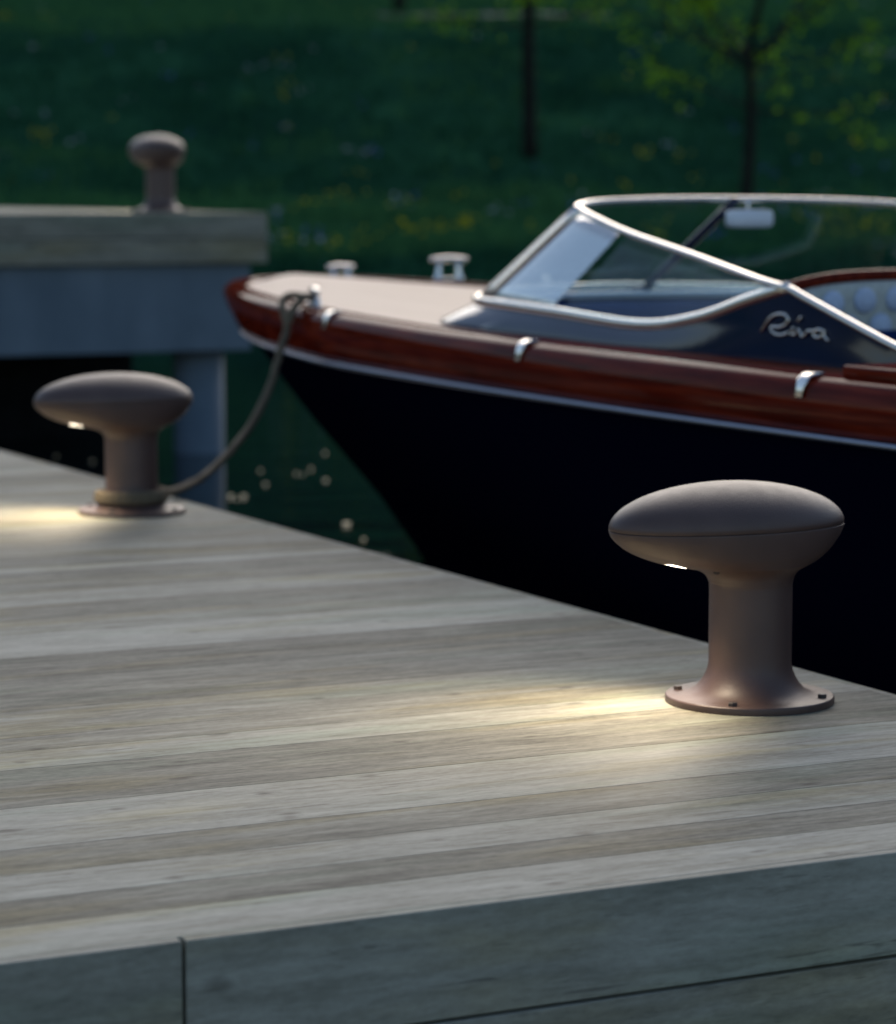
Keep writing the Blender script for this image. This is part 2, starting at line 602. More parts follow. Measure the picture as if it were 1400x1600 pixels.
def petal_clump(x, y, mi, size, n, rr):
    z = ground_z(x, y)
    for _ in range(n):
        ox, oy = rr.gauss(0, size), rr.gauss(0, size)
        hz = 0.10 + rr.random() * 0.16
        r = 0.022 + 0.024 * rr.random()
        tx, ty = rr.uniform(-.5, .5), -0.3 + rr.uniform(-.6, .3)
        b = len(fv)
        nrm = Vector((tx, ty, 0.7)).normalized()
        a1 = nrm.orthogonal().normalized()
        a2 = nrm.cross(a1)
        c = Vector((x + ox, y + oy, z + hz))
        fv.append(tuple(c))
        for k in range(10):
            q = r * (1.0 if k % 2 == 0 else 0.55)
            p = c + a1 * math.cos(k * 0.6283) * q + a2 * math.sin(k * 0.6283) * q + nrm * 0.008
            fv.append(tuple(p))
        for k in range(10):
            ff.append([b, b + 1 + k, b + 1 + (k + 1) % 10])
            fmi.append(mi)


def px_to_hill(px, py):
    """walk a line of sight from the photo's viewpoint to find where on the slope a flower grew"""
    t = 28.0
    dx, dz = (px - 700) / F_PX, (HORIZ - py) / F_PX
    while t < 90:
        if 1.04 + dz * t <= ground_z(dx * t, t): break
        t += 0.15
    return dx * t, t


rf = random.Random(11)
for px, py, mi, n in ((65, 228, 0, 9), (72, 236, 0, 5), (440, 170, 0, 5), (452, 152, 0, 4), (418, 118, 1, 4), (445, 122, 1, 4), (472, 160, 1, 4), (388, 130, 1, 3),
                      (450, 215, 1, 4), (455, 222, 0, 2), (550, 250, 1, 4), (577, 262, 1, 5), (590, 258, 2, 4), (265, 138, 2, 4), (150, 72, 2, 4), (300, 228, 2, 3), (395, 244, 2, 3),
                      (15, 45, 0, 6), (490, 100, 1, 2), (180, 205, 0, 2), (120, 240, 1, 3), (467, 50, 1, 3), (510, 20, 0, 4), (945, 238, 0, 5), (1000, 257, 0, 6), (1010, 258, 0, 4),
                      (1040, 250, 1, 5), (1062, 268, 0, 4), (1230, 242, 0, 5), (1335, 245, 0, 6), (1298, 140, 0, 5), (1352, 95, 1, 5), (1382, 108, 1, 5), (1375, 168, 0, 4),
                      (985, 105, 2, 3), (1140, 218, 2, 3), (1200, 292, 2, 5), (1065, 195, 1, 3), (920, 222, 1, 3), (1320, 190, 0, 3), (1395, 190, 1, 3)):
    x, y = px_to_hill(px, py)
    petal_clump(x, y, mi, 0.07, n, rf)
for i in range(85):
    y = rf.uniform(31.5, 40.5)
    x = rf.uniform(-2.6, 6.2)
    if mnoise.noise(Vector((x * 0.5, y * 0.6, 3.3))) < -0.08: continue
    petal_clump(x, y, rf.choice((0, 0, 0, 1, 2)), 0.11, rf.randint(3, 7), rf)
for i in range(80):
    y = rf.uniform(41, 70)
    x = rf.uniform(-.19, .19) * y
    petal_clump(x, y, rf.choice((0, 0, 1, 2, 2)), 0.08, rf.randint(1, 3), rf)
fo = mesh_obj("meadow_flowers", fv, ff, None, mats=[M_YEL, M_WHT, M_BLU], fm=fmi, smooth=False)
tag(fo, "yellow, white and blue wild flowers scattered through the meadow grass", "flowers", kind="stuff")


# ------------------------------------------------------------------ young trees
def make_tree(base, height, fork, lean, seed, n_leaf, crown_r, trunk_r, label, low=0.45):
    rr = random.Random(seed)
    root = empty("young_tree", base)
    tag(root, label, "tree", "young trees on the meadow slope")
    tv, tf = [], []
    trunk = [Vector((lean * t * fork, 0, fork * t)) + Vector((math.sin(t * 5 + seed) * .03, 0, 0)) for t in [k / 8 for k in range(9)]]
    trunk[0].z = -0.15
    tube(trunk, 0, 9, tv, tf, radii=[trunk_r * (1.25 if k == 0 else 1.0 - 0.32 * k / 8) for k in range(9)])
    tips = []
    top = trunk[-1]

    def branch(p, d, ln, r, depth):
        pts = [p.copy()]
        dd = d.copy()
        for k in range(4):
            dd = (dd + Vector((rr.uniform(-.22, .22), rr.uniform(-.22, .22), rr.uniform(-.05, .2)))).normalized()
            pts.append(pts[-1] + dd * ln / 4)
        tube(pts, 0, 6, tv, tf, radii=[r * (1 - 0.16 * k) for k in range(5)])
        tips.extend(pts[2:])
        if depth:
            for k in range(3):
                q = pts[rr.randint(2, 4)]
                nd = (dd + Vector((rr.uniform(-.9, .9), rr.uniform(-.9, .9), rr.uniform(-.5, .5)))).normalized()
                branch(q, nd, ln * 0.62, r * 0.5, depth - 1)
    for k in range(7):
        a = k * 2.4 + rr.random()
        up = rr.uniform(0.25, 1.2)
        branch(top - Vector((0, 0, rr.random() * fork * 0.15)), Vector((math.cos(a), math.sin(a), up)).normalized(), (height - fork) * rr.uniform(.45, .7), trunk_r * 0.3, 2)
    branch(top - Vector((0, 0, .08)), Vector((rr.uniform(-.06, .06), 0, 1)), (height - fork) * .85, trunk_r * 0.66, 2)
    for k in range(6):          # thin low drooping twigs
        a = k * 1.05 + rr.random()
        q = trunk[5 + k % 3]
        branch(q, Vector((math.cos(a), math.sin(a), rr.uniform(-.15, .45))).normalized(), crown_r * rr.uniform(.6, .95), trunk_r * 0.22, 1)
    mesh_obj("trunk", tv, tf, M_BARK, root)
    lv, lf = [], []
    for i in range(n_leaf):
        c = rr.choice(tips) + Vector((rr.gauss(0, .10), rr.gauss(0, .10), rr.gauss(-.04, .10)))
        ln, wd = rr.uniform(.07, .14), rr.uniform(.03, .055)
        ax = Vector((rr.uniform(-1, 1), rr.uniform(-1, 1), rr.uniform(-.9, .3))).normalized()
        sd = ax.cross(Vector((rr.uniform(-1, 1), rr.uniform(-1, 1), rr.uniform(-1, 1)))).normalized()
        b = len(lv)
        lv += [tuple(c), tuple(c + ax * ln * .5 + sd * wd), tuple(c + ax * ln), tuple(c + ax * ln * .5 - sd * wd)]
        lf.append([b, b + 1, b + 2, b + 3])
    mesh_obj("crown", lv, lf, M_LEAF, root, smooth=False)
    return root


def at_ground(x, y): return Vector((x, y, ground_z(x, y)))


make_tree(at_ground(4.06, 38.6), 5.6, 2.2, 0.0, 5, 1700, 1.9, 0.085, "young tree with bright spring leaves standing behind the boat's mirror")
make_tree(at_ground(1.24, 44.6), 6.2, 3.3, 0.02, 8, 1700, 1.3, 0.115, "slim dark trunk left of the leafy tree, at the foot of the slope")
make_tree(at_ground(-1.07, 63.3), 6.8, 3.2, 0.0, 12, 1500, 1.3, 0.13, "short dark trunk high up by the pale path, farthest away")

# ------------------------------------------------------------------ near dock
dock = empty("timber_dock", W(0, 0, 0), TH)
tag(dock, "wide weathered grey plank dock filling the foreground", "dock")
rd = random.Random(21)
V0 = 3.6146
strips = [(3.795, .92), (3.935, .48), (4.086, .82), (4.248, .52), (4.54, .92), (4.846, .50), (5.003, .88), (5.134, .66), (5.40, .66), (5.591, .48), (5.739, .50),
          (5.88, .36), (6.026, .40), (6.351, .95), (6.56, .66), (6.775, .50), (6.992, .80), (7.2, .52), (7.381, .44), (7.46, 1.0), (7.733, .52), (7.85, .74), (8.09, .60)]
v = 8.09
while v < 15:
    v += rd.choice((.14, .18, .26, .3))
    strips.append((v, rd.uniform(.42, .95)))
dv, df, tone, seed = [], [], [], []
prev = V0 + 0.022
UL, UR = -9.0, -0.022
for i, (v1, t) in enumerate(strips):
    g = 0.0013
    box_vf(UL, UR, prev + g, v1 - g, -0.03, 0.0, dv, df)
    s = rd.random()
    tone += [t] * 6
    seed += [s] * 6
    prev = v1
VE = prev
dk = mesh_obj("deck", dv, df, M_DECK, dock, smooth=False, attrs={"tone": tone, "seed": seed})
rows = [(-0.1655, 0.0), (-0.337, -0.1715), (-0.508, -0.343)]
joints = [[UL, -4.6, -2.0172, 0.0], [UL, -5.4, -3.1, 0.0], [UL, -6.2, -2.6, 0.0]]
for (z0, z1), js in zip(rows, joints):
    for a, b in zip(js, js[1:]):
        bvs, bfs = box_vf(a + 0.003, b - (0.003 if b < 0 else 0), V0, V0 + 0.022, z0, z1)
        t = rd.uniform(.66, .8)
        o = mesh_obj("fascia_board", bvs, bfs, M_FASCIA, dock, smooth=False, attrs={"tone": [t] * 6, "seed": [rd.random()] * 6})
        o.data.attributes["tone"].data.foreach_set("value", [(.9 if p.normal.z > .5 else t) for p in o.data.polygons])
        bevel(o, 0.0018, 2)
for (z0, z1) in rows:
    bvs, bfs = box_vf(-0.022, 0.0, V0 + 0.0225, VE, z0, z1)
    o = mesh_obj("fascia_board", bvs, bfs, M_FASCIA, dock, smooth=False, attrs={"tone": [.7] * 6, "seed": [rd.random()] * 6})
    bevel(o, 0.0025, 2)
bvs, bfs = box_vf(UL, -0.03, V0 + 0.03, VE, -0.46, -0.034)
mesh_obj("substructure", bvs, bfs, paint("dark_dock_frame", (0.02, 0.02, 0.02), 0.9), dock, smooth=False)

# ------------------------------------------------------------------ far pier
PV = 15.2
pier = empty("concrete_pier", W(0, PV, WATER_Z), TH)
tag(pier, "raised concrete pier with timber deck across the water at left", "pier")
ZT = 0.905


def pbox(name, u0, u1, v0, v1, z0, z1, mat, attrs=True, bw=0.01):
    bvs, bfs = box_vf(u0, u1, v0 - PV, v1 - PV, z0 - WATER_Z, z1 - WATER_Z)
    o = mesh_obj(name, bvs, bfs, mat, pier, smooth=False, attrs={"tone": [rd.uniform(.50, .58)] * 6, "seed": [rd.random()] * 6} if attrs else None)
    if bw: bevel(o, bw, 2)
    return o


pdv, pdf, t_, s_ = [], [], [], []
q = PV + 0.032
while q < PV + 11:
    box_vf(-8, 2.94, q + .001 - PV, q + .148 - PV, ZT - .04 - WATER_Z, ZT - WATER_Z, pdv, pdf)
    t_ += [rd.uniform(.5, .9)] * 6
    s_ += [rd.random()] * 6
    q += .149
mesh_obj("deck", pdv, pdf, M_DECK, pier, smooth=False, attrs={"tone": t_, "seed": s_})
pbox("fascia_board", -8, 2.94, PV, PV + .03, ZT - .142, ZT, M_FASCIA, bw=.004)
pbox("fascia_board", -8, 2.94, PV + .001, PV + .03, ZT - .288, ZT - .146, M_FASCIA, bw=.004)
pbox("beam", -8, 2.86, PV + .06, PV + 10.8, 0.108, ZT - .292, M_CONC, False, .012)
pbox("fascia_board", 2.91, 2.938, PV + .034, PV + 11, ZT - .288, ZT - .042, M_FASCIA, bw=.004)
for u0, vv in ((2.49, .35), (-0.9, .35), (-4.0, .35), (-7.0, .35)):
    n = 20
    rings = []
    for z in (-1.9, 0.106):
        rings.append([(u0 + .15 + .148 * math.cos(k * 2 * math.pi / n), vv + .148 * math.sin(k * 2 * math.pi / n), z - WATER_Z) for k in range(n)])
    pvv, pff = loft(rings)
    mesh_obj("pillar", pvv, pff, M_CONC, pier)
pbox("shade_block", -8, 2.72, PV + 1.7, PV + 10.6, -1.9, 0.106, paint("under_pier_shade", (0.012, 0.013, 0.015), 0.9, 20, 0.3, 0.1, 0.2), False, .01)  # near-black block added to paint the shade under the pier

# ------------------------------------------------------------------ bollard lights
D = 0.169


def ring_pts(a, b, o, z, n=64):
    # long axis along local -x (the lit side)
    return [(-o * D + a * D * math.cos(2 * math.pi * k / n), b * D * math.sin(2 * math.pi * k / n), z * D) for k in range(n)]


SECT = [(0.48, .5, .5, 0), (0.9, .5, .5, 0), (1.40, .5, .5, 0), (1.46, .508, .506, .003), (1.52, .53, .52, .01), (1.57, .57, .548, .022), (1.62, .645, .60, .045), (1.655, .75, .66, .08), (1.69, .885, .72, .125), (1.735, 1.045, .745, .18),
        (1.80, 1.20, .79, .235), (1.88, 1.34, .82, .28), (1.97, 1.45, .845, .31), (2.06, 1.53, .862, .33), (2.142, 1.563, .870, .335)]
BASE = [(0.0, 1.02), (0.075, 1.02), (.09, 1.005), (.092, .86), (.105, .78), (.13, .715), (.17, .655), (.23, .60), (.31, .55), (.40, .515)]


def smooth_sect(sec, sub=4):
    P = [Vector((s[0], s[1], s[2])) for s in sec]
    O = [Vector((s[3], 0, 0)) for s in sec]
    return [(p.x, p.y, p.z, o.x) for p, o in zip(catmull(P, sub), catmull(O, sub))]


def make_bollard():
    root = empty("bollard_light", (0, 0, 0))
    rings = [ring_pts(r, r, 0, z) for z, r in BASE]
    for z, a, b, o in smooth_sect(SECT[:], 3): rings.append(ring_pts(a, b, o, z))
    # turn in to leave the seam groove
    rings.append(ring_pts(1.548, .857, .335, 2.148))
    vs, fs = loft(rings)
    body = mesh_obj("body", vs, fs, M_BOL, root)
    bevel(body, .0012, 2, 40)
    rings = [ring_pts(1.544, .853, .335, 2.149), ring_pts(1.562, .869, .335, 2.155)]
    for k in range(1, 15):
        t = R(90) * k / 15
        rings.append(ring_pts(1.566 * math.cos(t), .871 * math.cos(t), .335, 2.155 + .535 * math.sin(t)))
    rings.append(ring_pts(.03, .02, .335, 2.69))
    vs, fs = loft(rings)
    mesh_obj("cap", vs, fs, M_BOL, root)
    # lit lens under the long side
    lz = 1.738 * D
    n = 28
    lx, la, lb = -1.15 * D, .14 * D, .28 * D
    tilt = R(12)

    def lens_ring(s, dz):
        out = []
        for k in range(n):
            c, d = math.cos(2 * math.pi * k / n), math.sin(2 * math.pi * k / n)
            px = la * s * math.copysign(abs(c) ** .5, c)
            out.append((lx + px, lb * s * math.copysign(abs(d) ** .5, d), lz - px * math.tan(tilt) + dz))
        return out
    vs, fs = loft([lens_ring(1, .012), lens_ring(1, 0), lens_ring(.93, -.002)])
    lens = mesh_obj("lens", vs, fs, M_LED, root)
    # bolts of the base flange
    for k in range(4):
        a = R(45 + 90 * k)
        cx, cy = .89 * D * math.cos(a), .89 * D * math.sin(a)
        rings = []
        for z, r in ((.0135, .0098), (.0215, .0098), (.0232, .0085)):
            rings.append([(cx + r * math.cos(j * math.pi / 3 + k), cy + r * math.sin(j * math.pi / 3 + k), z) for j in range(6)])
        vs, fs = loft(rings)
        mesh_obj("bolt", vs, fs, M_DARKSCREW, root, smooth=False)
    # grub screw below the head, on the side
    rings = []
    for dd, r in ((.0, .0065), (.004, .0065), (.0042, .004)):
        rings.append([(-.700 * D - .62 * dd + .78 * r * math.cos(j * math.pi / 7), -.352 * D - .78 * dd - .62 * r * math.cos(j * math.pi / 7), 1.655 * D + .7 * r * math.sin(j * math.pi / 7)) for j in range(14)])
    vs, fs = loft(rings)
    mesh_obj("set_screw", vs, fs, M_DARKSCREW, root)
    # the lamp's own light
    ld = bpy.data.lights.new("lamp_light", 'SPOT')
    ld.energy = 9.0
    ld.color = (1.0, 0.83, 0.60)
    ld.spot_size = R(142)
    ld.spot_blend = 0.8
    ld.shadow_soft_size = 0.05
    ld.use_nodes = True        # wide "batwing" beam of the lens: more light towards the sides
    lt = ld.node_tree
    em = lt.nodes["Emission"]
    gi = N(lt, "ShaderNodeNewGeometry")
    sp = N(lt, "ShaderNodeSeparateXYZ")
    lt.links.new(gi.outputs['Incoming'], sp.inputs[0])
    cz = mathn(lt, 'MAXIMUM', mathn(lt, 'ABSOLUTE', sp.outputs[2]), 0.25)
    lt.links.new(mathn(lt, 'POWER', cz, -1.35), em.inputs['Strength'])
    lo = bpy.data.objects.new("lamp_light", ld)
    COL.objects.link(lo)
    lo.parent = root
    lo.location = (lx - .012, 0, lz - .034)
    lo.rotation_euler = (0, R(27), 0)
    return root


def copy_tree(o, parent=None):
    c = o.copy()
    COL.objects.link(c)
    c.parent = parent
    for ch in list(o.children):
        copy_tree(ch, c)
    return c


BG = "bollard lights on the docks"
b1 = make_bollard()
b1.location = W(-.312, 4.85, 0)
b1.rotation_euler = (0, 0, TH)
tag(b1, "brown mushroom bollard light standing nearest, in front of the black hull", "bollard light", BG)
b2 = copy_tree(b1)
b2.location = W(-.284, 8.614, 0)
tag(b2, "brown bollard light with the mooring rope looped round its foot", "bollard light", BG)
b3 = copy_tree(b1)
b3.location = W(2.52, 15.83, ZT)
b3.rotation_euler = (0, 0, TH - R(90))
tag(b3, "blurred small bollard light standing on the far concrete pier", "bollard light", BG)

# ------------------------------------------------------------------ mooring rope
UC = 1.75          # boat centre line
path = []
for k in range(0, 57):     # two turns round the foot of the bollard
    a = R(120) + k / 56 * R(360 * 2 - 70)
    rr_ = .108 - .004 * (k / 56)
    z = .045 + .024 * k / 56
    path.append((-.284 + rr_ * math.cos(a), 8.614 + rr_ * math.sin(a), z))
path += [(-.165, 8.735, .062), (-.054, 8.88, .030), (.091, 9.048, .036), (.221, 9.199, .063), (.403, 9.409, .133), (.546, 9.575, .215), (.671, 9.719, .332), (.748, 9.809, .456), (.800, 9.872, .520)]
world_path = [W(*p) for p in path]
tail = [W(.812, 9.935, .570), W(.830, 9.99, .612), W(.872, 10.02, .634), W(.925, 10.01, .630), W(.950, 9.965, .628), W(.925, 9.92, .632), W(.872, 9.885, .630), W(.822, 9.872, .585), W(.788, 9.86, .510)]
full = catmull(world_path + tail, 5)
rv, rf_ = tube(full, .0145, 12, lobes=3, twist=95, lobe_amp=.26)
rope = mesh_obj("mooring_rope", rv, rf_, M_ROPE)
tag(rope, "brown twisted mooring rope sagging from bollard foot to boat's bow", "rope")

# ------------------------------------------------------------------ motor boat
BO = Vector((UC, 8.0, WATER_Z))
boat = empty("motor_boat", W(UC, 8.0, WATER_Z), TH)
tag(boat, "black hulled classic motorboat with mahogany rim and wraparound windscreen, moored", "motorboat")


def B(x, v, z): return (x, v - 8.0, z - WATER_Z)     # x from the centre line (- = dock side)


VB = 12.14
# half breadth against distance from the bow
HB = [(0, 0), (.02, .11), (.07, .205), (.16, .305), (.30, .40), (.52, .51), (.85, .625), (1.25, .725), (1.75, .82), (2.5, .925), (3.3, .99), (4.2, 1.035), (5.2, 1.05), (6.4, 1.045), (7.6, 1.01), (8.7, .93)]
PL = catmull([(b, s, 0) for s, b in HB], 8)      # half plan, bow to stern
PLAN = [Vector((p.x, VB - p.y)) for p in PL]
NP = len(PLAN)


def interp(tab, x):
    if x <= tab[0][0]: return tab[0][1]
    for (a, ya), (b, yb) in zip(tab, tab[1:]):
        if x <= b: return ya + (yb - ya) * (x - a) / (b - a)
    return tab[-1][1]


def half_b(v):
    s = VB - v
    return max(0.0, interp([(p.y, p.x) for p in PL], s))


def sheer(v): return interp([(3, .56), (6, .55), (7.4, .556), (8.6, .567), (9.6, .583), (10.6, .602), (11.5, .622), (12.2, .64)], v)


def stripe_z(v): return interp([(3, .415), (7, .41), (9.6, .413), (11, .43), (11.7, .455), (12.2, .495)], v)


def side_norm(i, sg):
    a, b = PLAN[max(i - 1, 0)], PLAN[min(i + 1, NP - 1)]
    if i == 0: return Vector((0, 1))
    t = Vector((sg * (b.x - a.x), b.y - a.y)).normalized()
    n = Vector((t.y, -t.x))
    if n.x * sg < 0: n = -n
    return n


# stations all round: stern port -> bow -> stern starboard
STN = []
for i in range(NP - 1, 0, -1): STN.append((Vector((-PLAN[i].x, PLAN[i].y)), side_norm(i, -1)))
STN.append((Vector((0, VB)), Vector((0, 1))))
for i in range(1, NP): STN.append((Vector((PLAN[i].x, PLAN[i].y)), side_norm(i, 1)))


def bow_in(v): return interp([(9.5, 0), (10.5, .12), (11.3, .4), (11.9, .85), (12.2, 1.1)], v)


def sweep(name, prof_fn, mat, closed=True, parent=None, smooth=True):
    rings = []
    for p, n in STN:
        k = bow_in(p.y)
        s = sheer(p.y)
        rings.append([B(p.x + n.x * (o - k * max(0, s - .03 - z)), p.y + n.y * (o - k * max(0, s - .03 - z)), z) for o, z in prof_fn(p.y)])
    vs, fs = loft(rings, closed)
    return mesh_obj(name, vs, fs, mat, parent or boat, smooth)


def rim_w(v): return interp([(6.9, .235), (7.4, .21), (8.2, .125), (8.6, .10), (11.6, .09), (12.2, .11)], v)


def strake_prof(v):
    s, st = sheer(v), stripe_z(v)
    h = s - st
    w = rim_w(v)
    k = 1.0
    return [(-w, s - .035), (-w, s + .004), (-w + .012, s + .008), (-.05, s + .007), (-.024, s + .003), (-.010, s - .005), (.0, s - .017), (.007, s - .036 * k), (.013, s - .45 * h), (.010, s - .7 * h), (.004, st + .002), (-.02, st + .002)]


sweep("sheer_strake", strake_prof, M_MAHO)


def stripe_prof(v):
    st = stripe_z(v)
    q = interp([(9.0, 1), (11.0, .75), (11.8, .5), (12.2, .3)], v)
    return [(-.02, st), (.004, st), (.011 * q, st - .003 * q), (.014 * q, st - .010 * q), (.011 * q, st - .017 * q), (.002, st - .020 * q), (-.02, st - .020 * q)]


sweep("rub_rail", stripe_prof, M_ALU)

# hull below the rub rail
LV = [0, .06, .15, .26, .38, .5, .62, .75, .88, 1.0]
rings = []
vb_tab = [(-1.0, 9.5), (-.8, 9.95), (-.6, 10.45), (-.3, 11.02), (0, 11.50), (.2, 11.76), (.35, 11.92), (.45, 12.00)]
for t in LV:
    ring = []
    for p, n in STN:
        s = VB - p.y
        zt = stripe_z(p.y) - .018 * interp([(9.0, 1), (11.0, .75), (11.8, .5), (12.2, .3)], p.y)
        z = zt + (-.95 - zt) * t
        vb = interp(vb_tab, z)
        
        # squeeze the plan towards the stern for lower levels
        k = (vb - 3.45) / (VB - 3.45)
        vv = 3.45 + (p.y - 3.45) * k
        s2 = vb - vv
        fine = min(1.0, (max(s2, 0) / 4.2)) ** .78 * (1 - .10 * t) * 1.05 if s2 < 6 else abs(p.x) * (1 - .1 * t)
        w = min(1.0, t * 1.9)
        bx = (1 - w) * max(0, abs(p.x) - .010 - .12 * bow_in(p.y) * n.x * (1 if p.x >= 0 else -1)) + w * min(fine, abs(p.x) * (1 - .05 * t) + .0)
        ring.append(B(math.copysign(bx, p.x) if p.x else 0, vv, z))
    rings.append(ring)
vs, fs = loft(rings, False)
n = len(STN)
m_ = len(LV)
for i in range(m_ - 1):        # transom
    fs.append([i * n, i * n + n - 1, (i + 1) * n + n - 1, (i + 1) * n])
mesh_obj("hull", vs, fs, M_HULL, boat)


# fore deck, side decks and after deck; the cockpit stays open
def camber(x, b): return .028 * (1 - (x / max(b, .05)) ** 2)


CK_X, CK_V0, CK_V1 = .78, 4.3, 8.55


def deck_patch(name, rows, mat):
    vs, fs = [], []
    m = len(rows[0])
    for r in rows: vs.extend(B(*p) for p in r)
    for i in range(len(rows) - 1):
        for j in range(m - 1):
            fs.append([i * m + j, i * m + j + 1, (i + 1) * m + j + 1, (i + 1) * m + j])
    return mesh_obj(name, vs, fs, mat, boat)


def inner_b(v): return max(.0, half_b(v) - rim_w(v) + .004)


vlist = []
v = 8.55
while v < VB - .30:
    vlist.append(v)
    v += .08
vlist += [VB - .22, VB - .16, VB - .125]
rows = []
for v in vlist:
    b = inner_b(v)
    if v > VB - .3: b = max(0.02, half_b(v - .02) - .14)
    rows.append([(x, v, sheer(v) - .010 + camber(x, b)) for x in [b * (-1 + 2 * k / 24) for k in range(25)]])
deck_patch("foredeck", rows, M_TAN)
for sg in (-1, 1):
    rows = []
    for k in range(36):
        v = 6.9 + (8.552 - 6.9) * k / 35
        b = inner_b(v)
        rows.append([(sg * (CK_X + (b - CK_X) * j / 5), v, sheer(v) - .010 + camber(CK_X + (b - CK_X) * j / 5, b)) for j in range(6)])
    deck_patch("side_deck", rows, M_TAN)
    rows = []
    for k in range(30):
        v = 3.46 + (6.898 - 3.46) * k / 29
        b = inner_b(v) if v > 6.9 else half_b(v) - .225
        rows.append([(sg * (.72 + (b - .72) * j / 5), v, sheer(v) + .006) for j in range(6)])
    deck_patch("side_deck", rows, M_MAHO)
rows = []
for k in range(12):
    v = 3.46 + (4.3 - 3.46) * k / 11
    b = .718
    rows.append([(x, v, sheer(v) + .006 + .02 * (1 - (x / b) ** 2)) for x in [b * (-1 + 2 * j / 16) for j in range(17)]])
deck_patch("after_deck", rows, M_MAHO)

# cockpit well
vs, fs = [], []
cw = [(-CK_X + .02, CK_V0), (CK_X - .02, CK_V0), (CK_X - .02, CK_V1 + .2), (-CK_X + .02, CK_V1 + .2)]
for z in (-.05, .57):
    vs += [B(x, v, z if not (z > 0) else sheer(v) - .0) for x, v in cw]
fs = [[0, 1, 2, 3]] + [[k, (k + 1) % 4, 4 + (k + 1) % 4, 4 + k] for k in range(4)]
mesh_obj("cockpit_lining", vs, fs, M_NAVYCLOTH, boat, smooth=False)

# ---- coaming and windscreen: base point, trim point, rail point for half of the boat, bow to stern
BASEP = [(0, 9.22), (-.35, 9.18), (-.60, 9.11), (-.73, 9.0), (-.785, 8.86), (-.80, 8.66), (-.80, 8.3), (-.80, 7.75), (-.80, 7.3), (-.80, 6.95), (-.80, 6.68)]
TRIM = [(0, 9.09, .676), (-.33, 9.04, .670), (-.55, 8.95, .659), (-.682, 8.83, .652), (-.728, 8.69, .650), (-.75, 8.48, .647), (-.763, 8.08, .637), (-.772, 7.54, .620), (-.78, 7.19, .655), (-.787, 6.90, .718), (-.79, 6.68, .762)]
RAIL = [(0, 8.44, 1.006), (-.24, 8.435, 1.003), (-.43, 8.41, .996), (-.545, 8.34, .985), (-.59, 8.24, .973), (-.622, 8.09, .948), (-.655, 7.80, .900), (-.70, 7.37, .846), (-.75, 7.03, .805), (-.785, 6.82, .781), (-.79, 6.68, .764)]
SB = 6


def dense(tab): return catmull([tuple(p) if len(p) == 3 else (p[0], p[1], 0) for p in tab], SB)


bD, tD, rD = dense(BASEP), dense(TRIM), dense(RAIL)


def mir(lst): return [Vector((-p.x, p.y, p.z)) for p in lst[::-1][:-1]] if False else [Vector((-p.x, p.y, p.z)) for p in lst]


def whole(lst, k=0.0): return lst[::-1] + [Vector((-p.x * (1.2 + k * min(1, max(0, (p.y - 7.0) / .9))), p.y, p.z)) for p in lst[1:]]


# coaming: port and starboard in one sweep round the front
cb, ct = whole(bD), whole(tD)
rings = []
for p, q in zip(cb, ct):
    zb = sheer(p.y) - .02
    out = Vector((p.x, p.y, zb))
    top = Vector((q.x, q.y, q.z))
    inw = Vector((q.x * .965, q.y - .03, q.z))
    mid = out.lerp(top, .55) + Vector((0, 0, .012))
    foot = Vector((q.x * .965, q.y - .03, zb))
    rings.append([B(*out), B(*(out + Vector((0, 0, .03)))), B(*mid), B(*(top - Vector((0, 0, .006)))), B(*top), B(*inw), B(*foot)])
# carry on aft behind the screen to the seats, descending
for sgn, at_start in ((-1, True), (1, False)):
    ext = []
    for v_, zt in ((6.55, .729), (6.4, .689), (6.2, .636), (6.0, .590), (5.85, .575)):
        zb = sheer(v_) - .02
        ws = 1.0 if sgn < 0 else 1.2
        x0, x1, x2 = sgn * .80 * ws, sgn * .792 * ws, sgn * .768 * ws
        o_, t_p = Vector((x0, v_, zb)), Vector((x1, v_, zt))
        m2 = o_.lerp(t_p, .55)
        ext.append([B(*o_), B(*(o_ + Vector((0, 0, .03 if zt - zb > .05 else .01)))), B(*m2), B(*(t_p - Vector((0, 0, .004)))), B(*t_p), B(x2, v_, zt), B(x2, v_, zb)])
    rings = ext[::-1] + rings if at_start else rings + ext
vs, fs = loft(rings)
cm = mesh_obj("coaming", vs, fs, None, boat, mats=[M_NAVY, M_NAVYCLOTH], fm=[(1 if (k % 7) in (4, 5) and k < len(fs) - 2 else 0) for k in range(len(fs))])
bevel(cm, .003, 2, 35)

# silver trim along the foot of the glass, rail along its top
vs, fs = tube([Vector(B(*(p + Vector((0, 0, .006))))) for p in ct], .010, 12, flat=1.75)
mesh_obj("glass_trim", vs, fs, M_CHROME, boat)
wr = whole(rD, .25)
vs, fs = tube([Vector(B(*p)) for p in wr], .0108, 12)
mesh_obj("windscreen_rail", vs, fs, M_CHROME, boat)
for sgn in (-1, 1):
    ws = sgn if sgn < 0 else 1.2
    pts = catmull([(ws * .79, 6.68, .764), (ws * .792, 6.655, .760), (ws * .793, 6.55, .731), (ws * .793, 6.2, .638), (ws * .793, 5.98, .588)], 5)
    vs, fs = tube([Vector(B(*p)) for p in pts], .0115, 10)
    mesh_obj("coaming_rail", vs, fs, M_CHROME, boat)

# glass panes: one round the front between the pillars, a wing each side
ia = 4 * SB + 2            # pillar station


